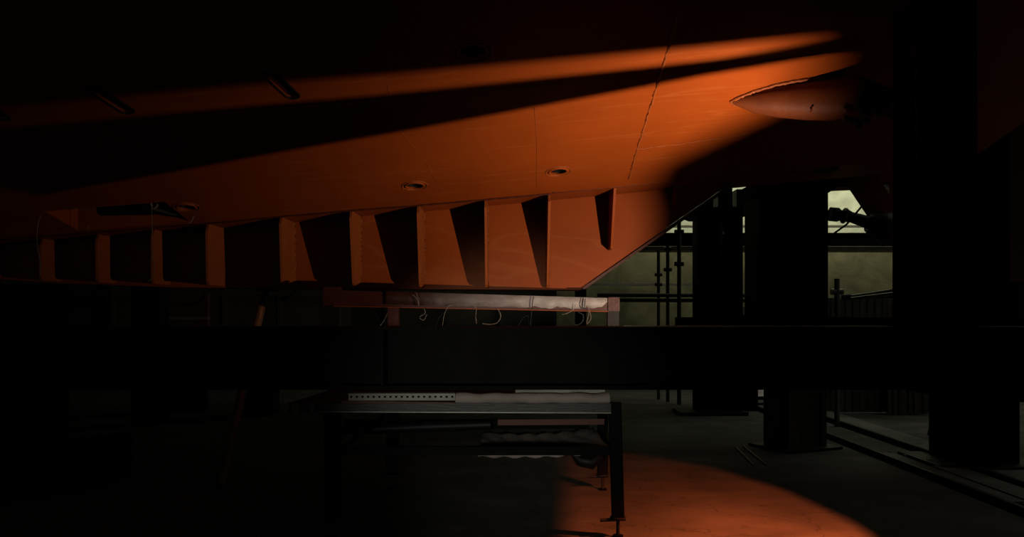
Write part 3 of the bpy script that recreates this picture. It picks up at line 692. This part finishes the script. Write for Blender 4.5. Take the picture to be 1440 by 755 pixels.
# floor track
for k, (x, lab) in enumerate(((3.80, 'dark floor rail running away past the broad column'), (4.38, 'dark floor rail running away left of the far right column'))):
    t = thing('floor_rail', lab, 'rail', group='floor rails')
    MB().box(x-.05, x+.05, 5.6, 15.5, 0, .012).build('foot', BLACK, t); MB().box(x-.02, x+.02, 5.6, 15.5, .012, .06).build('head', STEEL, t); recenter(t)
CONC = mat('pale_concrete', (.36, .35, .30), .8, scale=4, bump=.3, col2=(.24, .23, .19))
tag(MB().box(4.46, 4.78, 8.7, 13.0, 0, .035).build('plank', CONC, None, .004), 'long pale plank lying along the right floor rail', 'plank', 'pale planks')
for k, (x0, x1, y0, y1, lab) in enumerate(((4.05, 4.3, 6.3, 7.9, 'short pale plank between the floor rails at the column foot'), (3.86, 4.0, 6.35, 8.6, 'narrow pale plank along the left floor rail'), (4.45, 4.8, 6.1, 7.6, 'pale board in front of the far right column plate'))):
    tag(MB().box(x0, x1, y0, y1, 0, .03+.006*k).build('plank', CONC, None, .004), lab, 'plank', 'pale planks')
for k in range(7):
    x = 3.93+.06*k; y = 8.15+.3*((k*3) % 4)/2+random.uniform(0, .05); s = random.uniform(.03, .05)
    m = MB(); n = 7; v = [(x+s*math.cos(6.283*i/n)*random.uniform(.7, 1.2), y+s*math.sin(6.283*i/n)*random.uniform(.7, 1.2), 0) for i in range(n)]
    v2 = [(x+(a-x)*.6, y+(b-y)*.6, s*random.uniform(.6, 1)) for a, b, _ in v]
    m.add(v+v2, [tuple(range(n))[::-1], tuple(range(n, 2*n))]+[(i, (i+1) % n, n+(i+1) % n, n+i) for i in range(n)])
    tag(m.build('rubble_chunk', CONC), 'small pale rubble chunk on the floor beside the far right column plate', 'rubble', 'rubble beside the far right column')
for k, (a, b, lab) in enumerate((((1034, 629), (1060, 655), 'thin rod on the floor, left of the pair before the column foot'), ((1044, 627), (1078, 655), 'thin rod on the floor, right of the pair before the column foot'))):
    q = [Vector(((p-720)/F*(F*H/(y-HZ)), F*H/(y-HZ), .008)) for p, y in (a, b)]
    tag(MB().tube(q, .008, 6).build('floor_rod', GALV), lab, 'rod', 'rods on the floor')
tag(MB().box(X_(1325, 9.4), X_(1340, 9.4), 9.4, 9.5, 0, 1.1).build('thin_post', BLACK), 'thin black upright on the floor left of the far right column', 'post')
tag(MB().tube([(X_(1322, 9.9), 9.9, Z_(548, 9.9)), (X_(1306, 9.9), 9.9, 0.02)], .02, 8).build('leaning_rod', STEEL), 'thin leaning rod beside the thin black upright', 'rod')
# glowing box added for a glimpse of daylight far right
hl = thing('daylight_glimpse', 'tiny glowing patch added for daylight seen high up behind the far right column', 'light')
gm = bpy.data.materials.new('daylight_glow'); gm.use_nodes = True; gm.node_tree.nodes['Principled BSDF'].inputs['Emission Color'].default_value = (.8, .9, .6, 1); gm.node_tree.nodes['Principled BSDF'].inputs['Emission Strength'].default_value = .06
q = P(1378, 8, 12); MB().box(q.x-.04, q.x+.1, 12, 12.05, q.z-.12, q.z+.04).build('lens', gm, hl); MB().box(q.x-.06, q.x+.12, 12.05, 12.12, q.z-.14, q.z+.1).build('added_housing', BLACK, hl)
MB().tube([(q.x, 12.08, q.z+.1), (q.x, 12.08, 6.5)], .01, 6).build('added_cord', BLACK, hl)
recenter(hl)

# ------------------------------------------------------------------ floodlights tucked behind the beam
LX, LY, LZ = 1.85, 5.0, 1.30
fl = thing('floodlight', 'upward floodlight tucked behind the long black beam, hidden from the front', 'light')
MB().box(1.45, 2.3, 4.83, 5.35, 1.268, 1.276).build('under_baffle', BLACK, fl)  # unseen tray added to block lamp light going down
# baffle added right of the lamp: its unseen edge gives the soft right-hand end of the beam of light
dirs = [(-.28, -.30, 1.82), (-.24, .02, 1.82), (-.10, .25, 1.82), (.20, .58, 1.82), (.05, 1.10, 1.73), (-.25, 1.52, 1.6), (-.62, 2.1, 1.43), (-.50, 3.0, 1.17), (-.62, 3.0, .4), (-.70, 3.0, -.6)]
side_baffle = MB(); v = []
for d in dirs:
    d = Vector(d); s = .022/d.z if d.z > 1.2 else .055/3.0
    q = Vector((LX, LY, LZ))+d*s; v += [q, q+Vector((.30, 0, 0))]
side_baffle.add(v, [(2*i, 2*i+1, 2*i+3, 2*i+2) for i in range(len(dirs)-1)])
side_baffle.box(LX+.28, LX+.30, 4.83, 5.2, 1.27, 1.4)
side_baffle.build('side_baffle', BLACK, fl)
# unseen tapered blade added to cast the dark band across the hull
e = .006
bl = MB().prism([(1.27, LY+.034, zt), (1.27, LY+.16, zt), (1.35, LY+.14, zt), (1.62, LY+.0777, zt), (1.814, LY+.0317, zt), (1.86, LY+.0245, zt), (1.93, LY+.020, zt), (1.93, LY+.009, zt), (1.86, LY+.0125, zt), (1.814, LY+.0176, zt), (1.62, LY+.026, zt), (1.35, LY+.032, zt)], (0, 0, -.003))
bl.build('shadow_blade', BLACK, fl)
for x in (1.29, 1.95): MB().box(x-.008, x+.008, LY-.01, LY+.06, zt-.02, zt-.003).build('blade_clip', BLACK, fl)
recenter(fl)
def spot(name, loc, target, W, color, ang, blend, size):
    l = bpy.data.lights.new(name, 'SPOT'); l.energy = W; l.color = color; l.spot_size = math.radians(ang); l.spot_blend = blend; l.shadow_soft_size = size
    o = bpy.data.objects.new(name, l); COL.objects.link(o); o.location = loc
    o.rotation_euler = (Vector(target)-Vector(loc)).to_track_quat('-Z', 'Y').to_euler(); return o
spot('hull_lamp', (LX, LY, LZ), (1.75, 6.5, 2.9), 155, (1, .74, .53), 168, 1, .004)

L2 = Vector((1.85, 5.14, 1.20)); zp = 1.06; q = (L2.z-zp)/L2.z
f2 = thing('floodlight', 'added downward floodlight tucked behind the long black beam, hidden from the front', 'light')  # second lamp added for the orange pool on the floor
patch = [(.36, 5.3), (.42, 6.2), (.48, 7.2), (.56, 8.6), (.9, 8.9), (1.4, 8.6), (1.95, 7.9), (2.3, 6.9), (2.42, 5.9), (2.40, 5.3)]
ap = [(L2.x+(x-L2.x)*q, L2.y+(y-L2.y)*q) for x, y in patch]
cxm = sum(a for a, b in ap)/len(ap); cym = sum(b for a, b in ap)/len(ap); n = len(ap)
v = [(a, b, zp) for a, b in ap]+[(cxm+(a-cxm)*3.2, max(cym+(b-cym)*2.2, 5.005), zp) for a, b in ap]
pl = MB().add(v, [(i, (i+1) % n, n+(i+1) % n, n+i) for i in range(n)]).build('gobo_plate', BLACK, f2)  # unseen plate, its hole cut to shape the floor pool of light
ring = v[n:]
m = MB().prism([(a, b, 1.222) for a, b, _ in ring], (0, 0, .006))
m.add([(a, b, zp) for a, b, _ in ring]+[(a, b, 1.222) for a, b, _ in ring], [(i, (i+1) % n, n+(i+1) % n, n+i) for i in range(n)])
m.build('added_housing', BLACK, f2)  # unseen box added to stop stray light from the floor lamp
recenter(f2)
spot('added_floor_light', L2, (1.3, 6.6, 0), 105, (1, .175, .05), 120, .3, .010)

# daylight behind the tarps, and unseen fill lights added in the shed
def area(name, loc, rot, sx, sy, W, color):
    l = bpy.data.lights.new(name, 'AREA'); l.shape = 'RECTANGLE'; l.size = sx; l.size_y = sy; l.energy = W; l.color = color
    o = bpy.data.objects.new(name, l); COL.objects.link(o); o.location = loc; o.rotation_euler = rot; return o
area('daylight_behind_tarp', (6, 17.8, 4.6), (math.radians(-90), 0, 0), 9, 2.6, 230, (1, .98, .82))
area('daylight_low', (6, 17.8, 1.5), (math.radians(-90), 0, 0), 8, 2.4, 8, (1, .95, .75))
area('low_side_fill', (7.5, 6.0, .6), (0, 0, 0), 1.5, 1.5, 1.6, (.95, 1, .8)).rotation_euler = (Vector((3.2, 9, 3))-Vector((7.5, 6, .6))).to_track_quat('-Z', 'Y').to_euler()  # unseen fill added for the stern underside and column sides
area('far_wall_fill', (5, 14.3, 6.3), (math.radians(15), 0, 0), 6, 1, 30, (1, .97, .8))  # unseen fill added to light the far tarps from the front
spot('shelf_fill', (-.5, -1.5, 1.45), (-.05, 5.45, .93), 320, (1, .95, .85), 20, 1, .1)  # unseen fill added to brighten the things on the shelf
area('shed_fill', (7.5, 11.5, 6.2), (0, math.radians(25), 0), 3, 5, 32, (.95, 1, .85))  # unseen fill added for the right-hand floor and column edges
wd = bpy.data.worlds.new('World'); SC.world = wd; wd.use_nodes = True
wd.node_tree.nodes['Background'].inputs[0].default_value = (.8, .85, .65, 1); wd.node_tree.nodes['Background'].inputs[1].default_value = .02

SC.cycles.diffuse_bounces = 0; SC.cycles.max_bounces = 6
# ------------------------------------------------------------------ camera
cd = bpy.data.cameras.new('camera'); cam = bpy.data.objects.new('camera', cd); COL.objects.link(cam)
cam.location = (0, 0, H); cam.rotation_euler = (math.radians(90), 0, 0)
cd.sensor_width = 36; cd.lens = 36*F/1440; cd.shift_y = (HZ-377.5)/1440; cd.clip_start = .05; cd.clip_end = 100
SC.camera = cam
SC.view_settings.view_transform = 'Standard'; SC.view_settings.look = 'None'; SC.view_settings.exposure = 0; SC.view_settings.gamma = 1
SC.view_settings.use_curve_mapping = False
